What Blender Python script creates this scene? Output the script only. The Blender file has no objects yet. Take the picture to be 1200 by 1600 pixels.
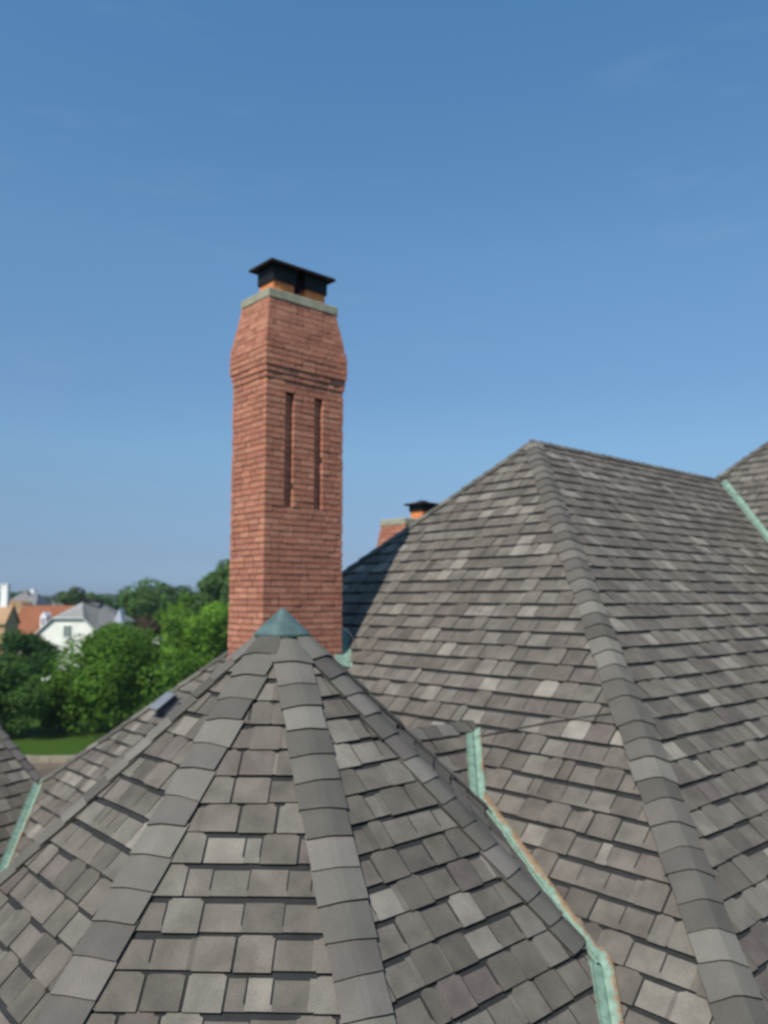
import bpy, math, random
from math import sin, cos, tan, radians, pi, sqrt, atan2
from mathutils import Vector, Matrix, noise

# ---------------------------------------------------------------- camera, sky, sun, exposure
scn = bpy.context.scene
COL = scn.collection
CAM_H = 9.5
cd = bpy.data.cameras.new('camera')
cam = bpy.data.objects.new('camera', cd)
COL.objects.link(cam)
cam.location = (0, 0, CAM_H)
cam.rotation_euler = (radians(90 + 6.164), 0, 0)
cd.sensor_fit = 'HORIZONTAL'
cd.sensor_width = 36
cd.lens = 37.5
cd.clip_start = 0.1
cd.clip_end = 6000
cd.dof.use_dof = True
cd.dof.focus_distance = 1.95
cd.dof.aperture_fstop = 3.7
scn.camera = cam

SUN_EL = 49.0
SUN_DIR = Vector((-0.462 * cos(radians(SUN_EL)), -0.887 * cos(radians(SUN_EL)), sin(radians(SUN_EL)))).normalized()
world = bpy.data.worlds.new('World')
scn.world = world
world.use_nodes = True
wn = world.node_tree.nodes
wl = world.node_tree.links
bg = wn['Background']
sky = wn.new('ShaderNodeTexSky')
sky.sky_type = 'NISHITA'
sky.sun_disc = False
sky.sun_elevation = radians(SUN_EL)
sky.sun_rotation = atan2(SUN_DIR.x, SUN_DIR.y)
sky.altitude = 200
sky.air_density = 1.0
sky.dust_density = 0.6
sky.ozone_density = 2.5
# colour balance of the sky by elevation, as the camera saw it
tcw = wn.new('ShaderNodeTexCoord')
sxw = wn.new('ShaderNodeSeparateXYZ')
wl.new(tcw.outputs['Generated'], sxw.inputs[0])
rampw = wn.new('ShaderNodeValToRGB')
wl.new(sxw.outputs['Z'], rampw.inputs[0])
SKYK = [(0.02, (0.305, 0.427, 0.732)), (0.052, (0.326, 0.401, 0.593)), (0.115, (0.447, 0.512, 0.608)), (0.178, (0.555, 0.668, 0.714)), (0.255, (0.608, 0.738, 0.800)), (0.4, (0.726, 0.951, 0.984)), (0.617, (0.664, 1.063, 1.149))]
er = rampw.color_ramp.elements
while len(er) > 1:
    er.remove(er[-1])
for i_, (p_, c_) in enumerate(SKYK):
    e_ = er[0] if i_ == 0 else er.new(p_)
    e_.position = p_
    e_.color = (*c_, 1)
mulw = wn.new('ShaderNodeMix')
mulw.data_type = 'RGBA'
mulw.blend_type = 'MULTIPLY'
mulw.inputs['Factor'].default_value = 1.0
wl.new(sky.outputs[0], mulw.inputs['A'])
wl.new(rampw.outputs[0], mulw.inputs['B'])
# very thin high wisps
mpw = wn.new('ShaderNodeMapping')
mpw.inputs['Scale'].default_value = (2.2, 2.2, 9.0)
wl.new(tcw.outputs['Generated'], mpw.inputs[0])
nzw = wn.new('ShaderNodeTexNoise')
nzw.inputs['Scale'].default_value = 2.4
nzw.inputs['Detail'].default_value = 7
nzw.inputs['Roughness'].default_value = 0.6
wl.new(mpw.outputs[0], nzw.inputs['Vector'])
mrw = wn.new('ShaderNodeMapRange')
mrw.inputs['From Min'].default_value = 0.56
mrw.inputs['From Max'].default_value = 0.80
mrw.inputs['To Min'].default_value = 0.0
mrw.inputs['To Max'].default_value = 0.075
wl.new(nzw.outputs['Fac'], mrw.inputs['Value'])
adw = wn.new('ShaderNodeMix')
adw.data_type = 'RGBA'
wl.new(mrw.outputs[0], adw.inputs['Factor'])
wl.new(mulw.outputs['Result'], adw.inputs['A'])
adw.inputs['B'].default_value = (3.0, 3.6, 4.3, 1)
wl.new(adw.outputs['Result'], bg.inputs[0])
bg.inputs[1].default_value = 0.15

sd = bpy.data.lights.new('sun', 'SUN')
sd.energy = 5.0
sd.angle = radians(0.53)
sd.color = (1.0, 0.94, 0.85)
sun = bpy.data.objects.new('sun', sd)
COL.objects.link(sun)
sun.rotation_euler = (-SUN_DIR).to_track_quat('-Z', 'Y').to_euler()
sun.location = (0, 0, 40)

scn.view_settings.view_transform = 'Standard'
scn.view_settings.look = 'None'
scn.view_settings.exposure = 0.0
scn.view_settings.gamma = 1.0

rnd = random.Random(7)
K = Vector((0, 0, CAM_H))           # lengths below are measured from eye level
Zv = Vector((0, 0, 1))


def srgb(r, g, b):
    f = lambda c: (c / 255 / 12.92) if c / 255 <= 0.04045 else ((c / 255 + 0.055) / 1.055) ** 2.4
    return (f(r), f(g), f(b))


# ---------------------------------------------------------------- mesh helper
class MB:
    def __init__(s):
        s.v = []
        s.f = []
        s.c = []

    def poly(s, pts, col=(1, 1, 1)):
        b = len(s.v)
        for p in pts:
            s.v.append(tuple(p))
            s.c.append((col[0], col[1], col[2], 1))
        s.f.append(tuple(range(b, b + len(pts))))

    def prism(s, top, down, col=(1, 1, 1), side=None, bottom=False):
        """polygon with skirts along the vector down"""
        s.poly(top, col)
        n = len(top)
        low = [p + down for p in top]
        for i in range(n):
            j = (i + 1) % n
            s.poly([top[i], low[i], low[j], top[j]], side or col)
        if bottom:
            s.poly(low[::-1], side or col)

    def box(s, o, a, b, c, col=(1, 1, 1)):
        """corner o, edge vectors a, b, c"""
        p = [o, o + a, o + a + b, o + b, o + c, o + a + c, o + a + b + c, o + b + c]
        for q in ((0, 3, 2, 1), (4, 5, 6, 7), (0, 1, 5, 4), (1, 2, 6, 5), (2, 3, 7, 6), (3, 0, 4, 7)):
            s.poly([p[i] for i in q], col)

    def tube(s, pts, r, n=8, col=(1, 1, 1), r2=None):
        rings = []
        m = len(pts)
        for i, p in enumerate(pts):
            d = (pts[min(i + 1, m - 1)] - pts[max(i - 1, 0)]).normalized()
            a = d.orthogonal().normalized()
            b = d.cross(a)
            rr = r if r2 is None else r + (r2 - r) * i / (m - 1)
            rings.append([p + (a * cos(2 * pi * k / n) + b * sin(2 * pi * k / n)) * rr for k in range(n)])
        for i in range(m - 1):
            # align ring starts
            for k in range(n):
                s.poly([rings[i][k], rings[i][(k + 1) % n], rings[i + 1][(k + 1) % n], rings[i + 1][k]], col)
        s.poly(rings[0][::-1], col)
        s.poly(rings[-1], col)

    def build(s, name, mat, parent=None, smooth=False):
        me = bpy.data.meshes.new(name)
        me.from_pydata(s.v, [], s.f)
        at = me.color_attributes.new('tint', 'FLOAT_COLOR', 'POINT')
        at.data.foreach_set('color', [x for c in s.c for x in c])
        me.materials.append(mat)
        if smooth:
            me.polygons.foreach_set('use_smooth', [True] * len(me.polygons))
        me.update()
        o = bpy.data.objects.new(name, me)
        COL.objects.link(o)
        if parent is not None:
            o.parent = parent
            t = Vector((0, 0, 0))
            q = parent
            while q is not None:
                t += q.location
                q = q.parent
            o.location = -t if parent.type == 'EMPTY' else (0, 0, 0)
        return o


def tag(o, label=None, cat=None, group=None, kind=None):
    if label:
        o['label'] = label
    if cat:
        o['category'] = cat
    if group:
        o['group'] = group
    if kind:
        o['kind'] = kind
    return o


def empty(name, loc, label, cat, group=None):
    o = bpy.data.objects.new(name, None)
    COL.objects.link(o)
    o.location = loc
    o.empty_display_size = 0.3
    return tag(o, label, cat, group)


# ---------------------------------------------------------------- materials
def mat_new(name):
    m = bpy.data.materials.new(name)
    m.use_nodes = True
    nt = m.node_tree
    return m, nt.nodes, nt.links, nt.nodes['Principled BSDF']


def tint_mat(name, rough=0.9, n1=(6.0, 0.25), n2=(140.0, 0.25), spec=0.3, bump=0.0, tr=0.0, metallic=0.0):
    """vertex tint times two noises (mottle and grain)"""
    m, N, L, b = mat_new(name)
    at = N.new('ShaderNodeAttribute')
    at.attribute_name = 'tint'
    tc = N.new('ShaderNodeTexCoord')
    cur = at.outputs['Color']
    for sc, am in (n1, n2):
        nz = N.new('ShaderNodeTexNoise')
        nz.inputs['Scale'].default_value = sc
        nz.inputs['Detail'].default_value = 3
        L.new(tc.outputs['Object'], nz.inputs['Vector'])
        mr = N.new('ShaderNodeMapRange')
        mr.inputs['From Min'].default_value = 0.3
        mr.inputs['From Max'].default_value = 0.7
        mr.inputs['To Min'].default_value = 1 - am
        mr.inputs['To Max'].default_value = 1 + am
        L.new(nz.outputs['Fac'], mr.inputs['Value'])
        mx = N.new('ShaderNodeVectorMath')
        mx.operation = 'SCALE'
        L.new(cur, mx.inputs[0])
        L.new(mr.outputs[0], mx.inputs['Scale'])
        cur = mx.outputs[0]
        last = nz
    L.new(cur, b.inputs['Base Color'])
    b.inputs['Roughness'].default_value = rough
    b.inputs['Specular IOR Level'].default_value = spec
    b.inputs['Metallic'].default_value = metallic
    if bump:
        bp = N.new('ShaderNodeBump')
        bp.inputs['Strength'].default_value = bump
        bp.inputs['Distance'].default_value = 0.01
        L.new(last.outputs['Fac'], bp.inputs['Height'])
        L.new(bp.outputs[0], b.inputs['Normal'])
    if tr:
        b.inputs['Transmission Weight'].default_value = 0
        ms = N.new('ShaderNodeMixShader')
        ts = N.new('ShaderNodeBsdfTranslucent')
        L.new(cur, ts.inputs['Color'])
        ms.inputs[0].default_value = tr
        L.new(b.outputs[0], ms.inputs[1])
        L.new(ts.outputs[0], ms.inputs[2])
        L.new(ms.outputs[0], N['Material Output'].inputs['Surface'])
    return m


M_SH = tint_mat('asphalt_shingle', 0.95, (5.5, 0.22), (170, 0.22), 0.25, 0.35)
M_CAP = tint_mat('hip_cap_shingle', 0.95, (4.0, 0.10), (170, 0.16), 0.25, 0.3)
M_BRICK = tint_mat('red_brick', 0.9, (3.0, 0.10), (45, 0.2), 0.25, 0.5)
M_CONC = tint_mat('weathered_concrete', 0.9, (8, 0.2), (60, 0.2), 0.25, 0.3)
M_CLAY = tint_mat('clay_tile', 0.8, (8, 0.1), (60, 0.12), 0.3, 0.1)
M_METAL = tint_mat('black_painted_steel', 0.6, (8, 0.15), (60, 0.1), 0.25, 0.0)
M_WALL = tint_mat('wall_render', 0.9, (1.0, 0.06), (20, 0.06), 0.3, 0.1)
M_BGROOF = tint_mat('tile_roof', 0.85, (0.6, 0.12), (6, 0.2), 0.3, 0.0)
M_GLASS = tint_mat('window_glass', 0.12, (1, 0.05), (5, 0.05), 0.6)
M_BARK = tint_mat('bark', 0.95, (3, 0.2), (20, 0.2), 0.2)
M_LEAF = tint_mat('leaf', 0.7, (0.9, 0.18), (6, 0.2), 0.2, 0, 0.3)


def copper_mat():
    m, N, L, b = mat_new('verdigris_copper')
    at = N.new('ShaderNodeAttribute')
    at.attribute_name = 'tint'
    tc = N.new('ShaderNodeTexCoord')
    sx = N.new('ShaderNodeSeparateColor')
    L.new(at.outputs['Color'], sx.inputs[0])
    n1 = N.new('ShaderNodeTexNoise')
    n1.inputs['Scale'].default_value = 14
    n1.inputs['Detail'].default_value = 5
    n1.inputs['Roughness'].default_value = 0.65
    L.new(tc.outputs['Object'], n1.inputs['Vector'])
    cr = N.new('ShaderNodeValToRGB')
    e = cr.color_ramp.elements
    e[0].position = 0.3
    e[0].color = (0.105, 0.17, 0.13, 1)
    e[1].position = 0.72
    e[1].color = (0.25, 0.37, 0.285, 1)
    L.new(n1.outputs['Fac'], cr.inputs[0])
    n2 = N.new('ShaderNodeTexNoise')
    n2.inputs['Scale'].default_value = 5
    n2.inputs['Detail'].default_value = 6
    n2.inputs['Roughness'].default_value = 0.7
    L.new(tc.outputs['Object'], n2.inputs['Vector'])
    # bare / rusty streak amount: tint red channel gives how exposed this edge is
    mt = N.new('ShaderNodeMath')
    mt.operation = 'MULTIPLY_ADD'
    L.new(sx.outputs[0], mt.inputs[0])
    mt.inputs[1].default_value = 0.30
    L.new(n2.outputs['Fac'], mt.inputs[2])
    mr = N.new('ShaderNodeMapRange')
    mr.inputs['From Min'].default_value = 0.62
    mr.inputs['From Max'].default_value = 0.74
    L.new(mt.outputs[0], mr.inputs['Value'])
    cr2 = N.new('ShaderNodeValToRGB')
    e = cr2.color_ramp.elements
    e[0].position = 0.35
    e[0].color = (0.22, 0.10, 0.045, 1)
    e[1].position = 0.6
    e[1].color = (0.25, 0.19, 0.12, 1)
    L.new(n1.outputs['Fac'], cr2.inputs[0])
    mx = N.new('ShaderNodeMix')
    mx.data_type = 'RGBA'
    L.new(mr.outputs[0], mx.inputs['Factor'])
    L.new(cr.outputs[0], mx.inputs['A'])
    L.new(cr2.outputs[0], mx.inputs['B'])
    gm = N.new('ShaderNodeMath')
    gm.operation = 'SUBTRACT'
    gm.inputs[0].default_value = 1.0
    L.new(sx.outputs[1], gm.inputs[1])  # tint green channel darkens the copper: painted groove shade in the valleys
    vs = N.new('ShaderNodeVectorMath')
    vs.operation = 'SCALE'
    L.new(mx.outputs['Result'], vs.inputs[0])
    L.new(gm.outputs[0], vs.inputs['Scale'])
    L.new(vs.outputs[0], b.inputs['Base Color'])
    b.inputs['Roughness'].default_value = 0.6
    b.inputs['Metallic'].default_value = 0.0
    return m


M_COP = copper_mat()


def cone_mat():
    m, N, L, b = mat_new('aged_copper')
    tc = N.new('ShaderNodeTexCoord')
    n1 = N.new('ShaderNodeTexNoise')
    n1.inputs['Scale'].default_value = 7
    n1.inputs['Detail'].default_value = 5
    L.new(tc.outputs['Object'], n1.inputs['Vector'])
    cr = N.new('ShaderNodeValToRGB')
    e = cr.color_ramp.elements
    e[0].position = 0.3
    e[0].color = (*srgb(72, 88, 86), 1)
    e[1].position = 0.7
    e[1].color = (*srgb(104, 126, 118), 1)
    L.new(n1.outputs['Fac'], cr.inputs[0])
    L.new(cr.outputs[0], b.inputs['Base Color'])
    b.inputs['Roughness'].default_value = 0.42
    b.inputs['Metallic'].default_value = 0.35
    return m


M_CONE = cone_mat()


def ground_mat(name, c1, c2, sc1, sc2):
    m, N, L, b = mat_new(name)
    tc = N.new('ShaderNodeTexCoord')
    n1 = N.new('ShaderNodeTexNoise')
    n1.inputs['Scale'].default_value = sc1
    n1.inputs['Detail'].default_value = 6
    n2 = N.new('ShaderNodeTexNoise')
    n2.inputs['Scale'].default_value = sc2
    n2.inputs['Detail'].default_value = 4
    L.new(tc.outputs['Object'], n1.inputs['Vector'])
    L.new(tc.outputs['Object'], n2.inputs['Vector'])
    ad = N.new('ShaderNodeMath')
    ad.operation = 'ADD'
    L.new(n1.outputs['Fac'], ad.inputs[0])
    L.new(n2.outputs['Fac'], ad.inputs[1])
    mr = N.new('ShaderNodeMapRange')
    mr.inputs['From Min'].default_value = 0.75
    mr.inputs['From Max'].default_value = 1.25
    L.new(ad.outputs[0], mr.inputs['Value'])
    mx = N.new('ShaderNodeMix')
    mx.data_type = 'RGBA'
    mx.inputs['A'].default_value = (*c1, 1)
    mx.inputs['B'].default_value = (*c2, 1)
    L.new(mr.outputs[0], mx.inputs['Factor'])
    L.new(mx.outputs['Result'], b.inputs['Base Color'])
    b.inputs['Roughness'].default_value = 0.95
    b.inputs['Specular IOR Level'].default_value = 0.05
    return m


# ---------------------------------------------------------------- shingle field
def clip(poly, planes):
    """Sutherland-Hodgman in 2D; planes (a,b,c): keep a*u+b*v+c>=0"""
    for a, b, c in planes:
        out = []
        n = len(poly)
        for i in range(n):
            p, q = poly[i], poly[(i + 1) % n]
            dp = a * p[0] + b * p[1] + c
            dq = a * q[0] + b * q[1] + c
            if dp >= 0:
                out.append(p)
            if (dp >= 0) != (dq >= 0):
                t = dp / (dp - dq)
                out.append((p[0] + (q[0] - p[0]) * t, p[1] + (q[1] - p[1]) * t))
        poly = out
        if len(poly) < 3:
            return []
    return poly


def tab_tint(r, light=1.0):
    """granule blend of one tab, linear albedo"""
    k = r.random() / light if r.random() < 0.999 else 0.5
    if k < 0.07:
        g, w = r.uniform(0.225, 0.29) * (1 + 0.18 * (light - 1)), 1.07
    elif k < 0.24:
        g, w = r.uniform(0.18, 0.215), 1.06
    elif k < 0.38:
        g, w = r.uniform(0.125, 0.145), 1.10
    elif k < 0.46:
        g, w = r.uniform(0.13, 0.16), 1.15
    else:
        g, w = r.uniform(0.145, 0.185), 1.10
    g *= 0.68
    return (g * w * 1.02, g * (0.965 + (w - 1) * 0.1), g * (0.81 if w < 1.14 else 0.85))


DARK = (0.026, 0.026, 0.026)


def shingles(mb, O, U, V, region, E=0.197, tab=0.224, seed=1, vmin=0.0, proud=0.42, light=1.0):
    """O origin on the eave, U along the course, V up the slope; region = convex 2D polygon (ccw)"""
    r = random.Random(seed)
    n = U.cross(V).normalized()
    planes = []
    m = len(region)
    for i in range(m):
        (x0, y0), (x1, y1) = region[i], region[(i + 1) % m]
        planes.append((-(y1 - y0), x1 - x0, -(-(y1 - y0) * x0 + (x1 - x0) * y0)))
    umin = min(p[0] for p in region)
    umax = max(p[0] for p in region)
    vmax = max(p[1] for p in region)
    LIFT = 0.014

    def P(u, v, v0, extra):
        h = 0.004 + LIFT * (1 - (v - v0) / E) + extra
        return O + U * u + V * v + n * h

    nc = int(vmax / E) + 1
    for i in range(nc):
        v0 = i * E
        if v0 + E < vmin:
            continue
        # wavering course line
        base = clip([(umin, v0), (umax, v0), (umax, v0 + E + 0.01), (umin, v0 + E + 0.01)], planes)
        if not base:
            continue
        mb.prism([P(u, v, v0, 0) for u, v in base], n * -0.02, DARK)
        u = umin - r.random() * tab
        while u < umax:
            w = tab * r.uniform(0.94, 1.06)
            if r.random() < 0.13:
                w *= r.uniform(0.35, 0.7)
            g = r.uniform(0.007, 0.013)
            c = tab_tint(r, light)
            drop = r.uniform(-0.003, 0.003)
            pr = r.random() < proud
            if not pr:
                top = E - r.uniform(0.031, 0.043)
                k = 0.03
                sh = [(u, v0 + drop), (u + w, v0 + drop), (u + w, v0 + k), (u + w - g, v0 + k + 0.008), (u + w - g, v0 + top), (u, v0 + top)]
                ex = 0.003
            else:
                s = r.uniform(0.016, 0.032)
                dn = -r.uniform(0.004, 0.012)
                hi = r.uniform(-0.002, 0.022)
                sh = [(u + 0.004, v0 + dn), (u + w - g - 0.002, v0 + dn), (u + w - g - 0.002, v0 + E * 0.86),
                      (u + w - g - s, v0 + E * 0.90), (u + w - g - s * 1.3, v0 + E - hi), (u + s * 1.3, v0 + E - hi),
                      (u + s, v0 + E * 0.90), (u + 0.004, v0 + E * 0.86)]
                ex = 0.008
                # lower layer of the same shingle showing beside the proud tab
                if r.random() < 0.5:
                    sw = r.uniform(0.02, 0.04)
                    c2 = tab_tint(r)
                    q = clip([(u - 0.004 - sw, v0 + 0.002), (u + 0.01, v0 + 0.002), (u + 0.01, v0 + E * 0.84), (u - 0.004 - sw, v0 + E * 0.84)], planes)
                    if q:
                        mb.prism([P(a, b, v0, 0.0045) for a, b in q], n * -0.006, c2, DARK)
            q = clip(sh, planes)
            if q:
                mb.prism([P(a, b, v0, ex) for a, b in q], n * -(ex + 0.006), c, tuple(x * 0.6 for x in c))
            u += w
    return mb


def plane_frame(a, b, c):
    """frame for the triangle: c apex, a,b at the eave (same height). returns O,U,V"""
    U = (b - a).normalized()
    n = U.cross(c - a).normalized()
    V = n.cross(U).normalized()
    return a, U, V


def to2(p, O, U, V):
    return ((p - O).dot(U), (p - O).dot(V))


def cap_tint(r):
    k = r.random()
    g = r.uniform(0.185, 0.23) if k < 0.28 else (r.uniform(0.115, 0.14) if k < 0.62 else r.uniform(0.145, 0.18))
    g *= 0.70
    return (g * 1.07, g * 0.985, g * 0.84) if r.random() < 0.75 else (g * 1.10, g * 0.97, g * 0.86)


def hip_caps(A, d, nl, nr, length, name, parent, E=0.2, W=0.145, seed=3, start=0.0, taper=None, up=False):
    """row of folded caps laid from A along unit d (downhill); nl / nr = the two face normals"""
    r = random.Random(seed)
    mb = MB()
    d = d.normalized()
    sl = nl.cross(d).normalized()
    sr = d.cross(nr).normalized()
    mid = (nl + nr).normalized()
    if sl.dot(sr) > 0.999:
        pass
    # make sure both run away from the fold and downwards or level
    if sl.dot(nr) > 0:
        sl = -sl
    if sr.dot(nl) > 0:
        sr = -sr
    k = int((length - start) / E)
    tj = [start + i * E + r.uniform(-0.012, 0.012) for i in range(k)]
    for i in range(k):
        t0 = tj[i]
        t1 = t0 + E + 0.03
        c = cap_tint(r)
        jw = r.uniform(-0.012, 0.010)
        skew = r.uniform(-0.014, 0.014)
        lf_ = r.uniform(0.012, 0.020)

        def sect(t, lift, bow=0.0):
            w = W + jw
            if taper:
                w = min(w, taper * max(t, 0.02))
            res = []
            for f in (-1, -0.66, -0.3, -0.1, 0.1, 0.3, 0.66, 1):
                s_, nn = (sl, nl) if f < 0 else (sr, nr)
                a = abs(f) * w
                dip = 0.006 * max(0, 1 - abs(f) / 0.45)
                p = A + d * (t + skew * f + bow * (1 - f * f)) + s_ * a + nn * 0.031 + mid * (lift - dip)
                res.append(p)
            return res
        a = sect(t0, 0.001)
        b = sect((t0 + t1) / 2, 0.008)
        e = sect(t1, lf_, 0.008)
        for p, q in ((a, b), (b, e)):
            for j in range(7):
                mb.poly([p[j], p[j + 1], q[j + 1], q[j]], c)
        lo = [p - mid * (lf_ + 0.003) for p in e]
        for j in range(7):
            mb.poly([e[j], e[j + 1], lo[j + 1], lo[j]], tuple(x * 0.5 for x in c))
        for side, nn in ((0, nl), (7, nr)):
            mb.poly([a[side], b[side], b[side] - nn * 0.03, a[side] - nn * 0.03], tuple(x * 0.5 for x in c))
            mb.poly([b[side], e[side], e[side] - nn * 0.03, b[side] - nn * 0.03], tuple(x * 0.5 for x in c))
    return mb.build(name, M_CAP, parent)


# ---------------------------------------------------------------- the house we look at
AL = radians(48.2)
e1 = Vector((sin(AL), cos(AL), 0))
e2 = Vector((-cos(AL), sin(AL), 0))
PK = Vector((2.149, 11.4, 2.256)) + K          # peak of the main hip
SR = 0.94
hf = -e1 - e2 / SR - Zv                          # front hip, one metre of drop
hb = -e1 + e2 / SR - Zv                          # back hip
nL = (-e1 + Zv).normalized()
nR = (-e2 * SR + Zv).normalized()
nB = (e2 * SR + Zv).normalized()
DROP = 6.5

house = empty('shingled_house', (0.5, 9.0, 0), 'large foreground house with grey-brown shingle roofs, octagonal turret, green copper valleys, tall brick chimney', 'house')


def on_left_face(x, y):
    """point of the main roof's left face above (x, y)"""
    q = Vector((x, y, 0)) - Vector((PK.x, PK.y, 0))
    return Vector((x, y, PK.z + q.dot(e1)))


# main roof: deck sheet + shingles
mb = MB()
a = PK + hf * DROP
b = PK + hb * DROP
O, U, V = plane_frame(b, a, PK)
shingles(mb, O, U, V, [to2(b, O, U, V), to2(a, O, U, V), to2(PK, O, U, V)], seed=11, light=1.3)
RE = PK + e1 * 9.5
c = RE - e2 * (DROP / SR) - Zv * DROP
O, U, V = plane_frame(a, c, PK)
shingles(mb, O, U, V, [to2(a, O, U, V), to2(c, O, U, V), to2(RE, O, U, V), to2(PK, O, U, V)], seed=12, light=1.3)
# plain back slope and underside
bk = RE + e2 * (DROP / SR) - Zv * DROP
mb.poly([PK, RE, bk, b][::-1], (0.15, 0.14, 0.135))
main_roof = mb.build('main_roof', M_SH, house)
hl = hf.length * (PK.y - 6.80) / -hf.y
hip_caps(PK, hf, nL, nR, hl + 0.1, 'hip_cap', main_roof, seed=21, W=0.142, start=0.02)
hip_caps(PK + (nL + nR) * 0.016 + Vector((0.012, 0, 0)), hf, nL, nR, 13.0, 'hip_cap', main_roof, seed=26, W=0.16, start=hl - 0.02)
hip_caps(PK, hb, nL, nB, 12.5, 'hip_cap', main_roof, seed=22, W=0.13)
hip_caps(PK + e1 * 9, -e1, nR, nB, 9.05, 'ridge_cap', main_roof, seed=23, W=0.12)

# slightly proud edge where newer courses meet the older ones
mb = MB()
sp = [Vector((1.93, 6.82)), Vector((1.454, 7.16)), Vector((0.99, 7.46)), Vector((0.70, 7.63))]
for p, q in zip(sp[:-1], sp[1:]):
    p3 = PK + Vector((p.x - PK.x, p.y - PK.y, (p - PK.xy).dot(e1.xy))) + nL * 0.027
    q3 = PK + Vector((q.x - PK.x, q.y - PK.y, (q - PK.xy).dot(e1.xy))) + nL * 0.027
    dn_ = nL.cross(q3 - p3).normalized()
    if dn_.z > 0:
        dn_ = -dn_
    mb.prism([p3, q3, q3 + dn_ * 0.016, p3 + dn_ * 0.016], nL * -0.02, (0.045, 0.043, 0.04))
mb.build('seam', M_CAP, main_roof)

# cross roof rising at the right
QP = PK + e1 * 5.81 + Vector((1.41, -0.08, 1.0)) * 2.6
mb = MB()
DQ = DROP + 2.6
a2 = QP + hf * DQ
b2 = QP + hb * DQ
O, U, V = plane_frame(b2, a2, QP)
shingles(mb, O, U, V, [to2(b2, O, U, V), to2(a2, O, U, V), to2(QP, O, U, V)], seed=13, vmin=3.0)
rq = QP + e1 * 6
mb.poly([QP, a2, rq - e2 * (DQ / SR) - Zv * DQ, rq], (0.16, 0.15, 0.14))
mb.poly([QP, rq, rq + e2 * (DQ / SR) - Zv * DQ, b2], (0.16, 0.15, 0.14))
cross_roof = mb.build('cross_roof', M_SH, house)
hip_caps(QP, hb, nL, nB, 6.5, 'hip_cap', cross_roof, seed=24, W=0.12)
hip_caps(QP, hf, nL, nR, 9.0, 'hip_cap', cross_roof, seed=25, W=0.14)


# turrets
def turret_roof(A, az, s, T, faces, seed, name, caps, caplen, taper=0.365):
    hips = [Vector((sin(radians(z)), -cos(radians(z)), -s)) for z in az]
    m = len(az)
    mb = MB()
    normals = []
    for k in range(m):
        h0, h1 = hips[k], hips[(k + 1) % m]
        p0, p1 = A + h0 * T, A + h1 * T
        O, U, V = plane_frame(p0, p1, A)
        normals.append(U.cross(V).normalized())
        if k in faces:
            shingles(mb, O, U, V, [to2(p0, O, U, V), to2(p1, O, U, V), to2(A, O, U, V)], seed=seed + k, E=0.195)
        else:
            mb.poly([p0, p1, A], (0.16, 0.15, 0.14))
    o = mb.build(name, M_SH, house)
    for k in caps:
        if isinstance(caplen, dict):
            cl = caplen.get(k, 4.3)
        else:
            cl = caplen
        h = hips[k]
        hip_caps(A, h, normals[k - 1], normals[k], cl, 'hip_cap', o, seed=seed + 40 + k, W=0.145, E=0.2, start=(0.28, 0.22, 0.30, 0.25, 0.28)[k], taper=taper)
    return o, normals


TA = Vector((-0.797, 6.316, -0.115)) + K
TAZ = [-73.6, -23.4, 19.6, 66.2, 109, 154, 199, 243]
h3 = Vector((sin(radians(TAZ[3])), -cos(radians(TAZ[3])), -0.94))
t3 = (PK - TA).dot(nL) / h3.dot(nL)
T3LEN = t3 * h3.length - 0.05
turret, tn = turret_roof(TA, TAZ, 0.94, 3.3, (0, 1, 2, 3, 7), 31, 'turret_roof', (0, 1, 2, 3, 4), {3: T3LEN})

# copper cone on the turret
mb = MB()
ctop = TA + Vector((0.0, 0.0, 0.045))
rings = []
prof = [(0.0, 0.0), (0.014, -0.008), (0.06, -0.052), (0.12, -0.108), (0.18, -0.164), (0.218, -0.199), (0.222, -0.203), (0.220, -0.222)]
ns = 32
for rr, zz in prof:
    rings.append([ctop + Vector((rr * cos(2 * pi * k / ns), rr * sin(2 * pi * k / ns), zz)) for k in range(ns)])
for i in range(1, len(prof)):
    for k in range(ns):
        if i == 1:
            mb.poly([ctop, rings[1][k], rings[1][(k + 1) % ns]])
        else:
            mb.poly([rings[i - 1][k], rings[i][k], rings[i][(k + 1) % ns], rings[i - 1][(k + 1) % ns]])
fc = mb.build('finial_cap', M_CONE, turret, smooth=True)

# neighbouring turret, lower left
LB = Vector((-7.62, 12.50, -0.03)) + K
LAZ = [-75, -30, 5, 45, 80, 172, 215, 250]
left_turret, ln = turret_roof(LB, LAZ, 0.984, 4.6, (2, 3, 4), 61, 'corner_turret_roof', (3, 4), 5.5)

# small link roof from the turret into the main slope
LK = Vector((0.836, 7.74, -1.162)) + K
lk0 = LK - e1 * 2.2
nLR = (-e2 + Zv).normalized()
nLL = (e2 + Zv).normalized()
mb = MB()
DD = 2.0
pa = lk0 - e2 * DD - Zv * DD
pb = LK + e1 * 0.25 - e2 * DD - Zv * DD
O, U, V = plane_frame(pa, pb, lk0)
shingles(mb, O, U, V, [to2(pa, O, U, V), to2(LK - (e1 + e2 + Zv) * DD, O, U, V), to2(LK, O, U, V), to2(lk0, O, U, V)], seed=71)
mb.poly([lk0, LK, LK - (e1 - e2 + Zv) * DD, lk0 + e2 * DD - Zv * DD], (0.16, 0.15, 0.14))
link = mb.build('link_roof', M_SH, house)
hip_caps(LK + e1 * 0.10, -e1, nLL, nLR, 2.1, 'ridge_cap', link, seed=72, W=0.13, E=0.19)


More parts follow.
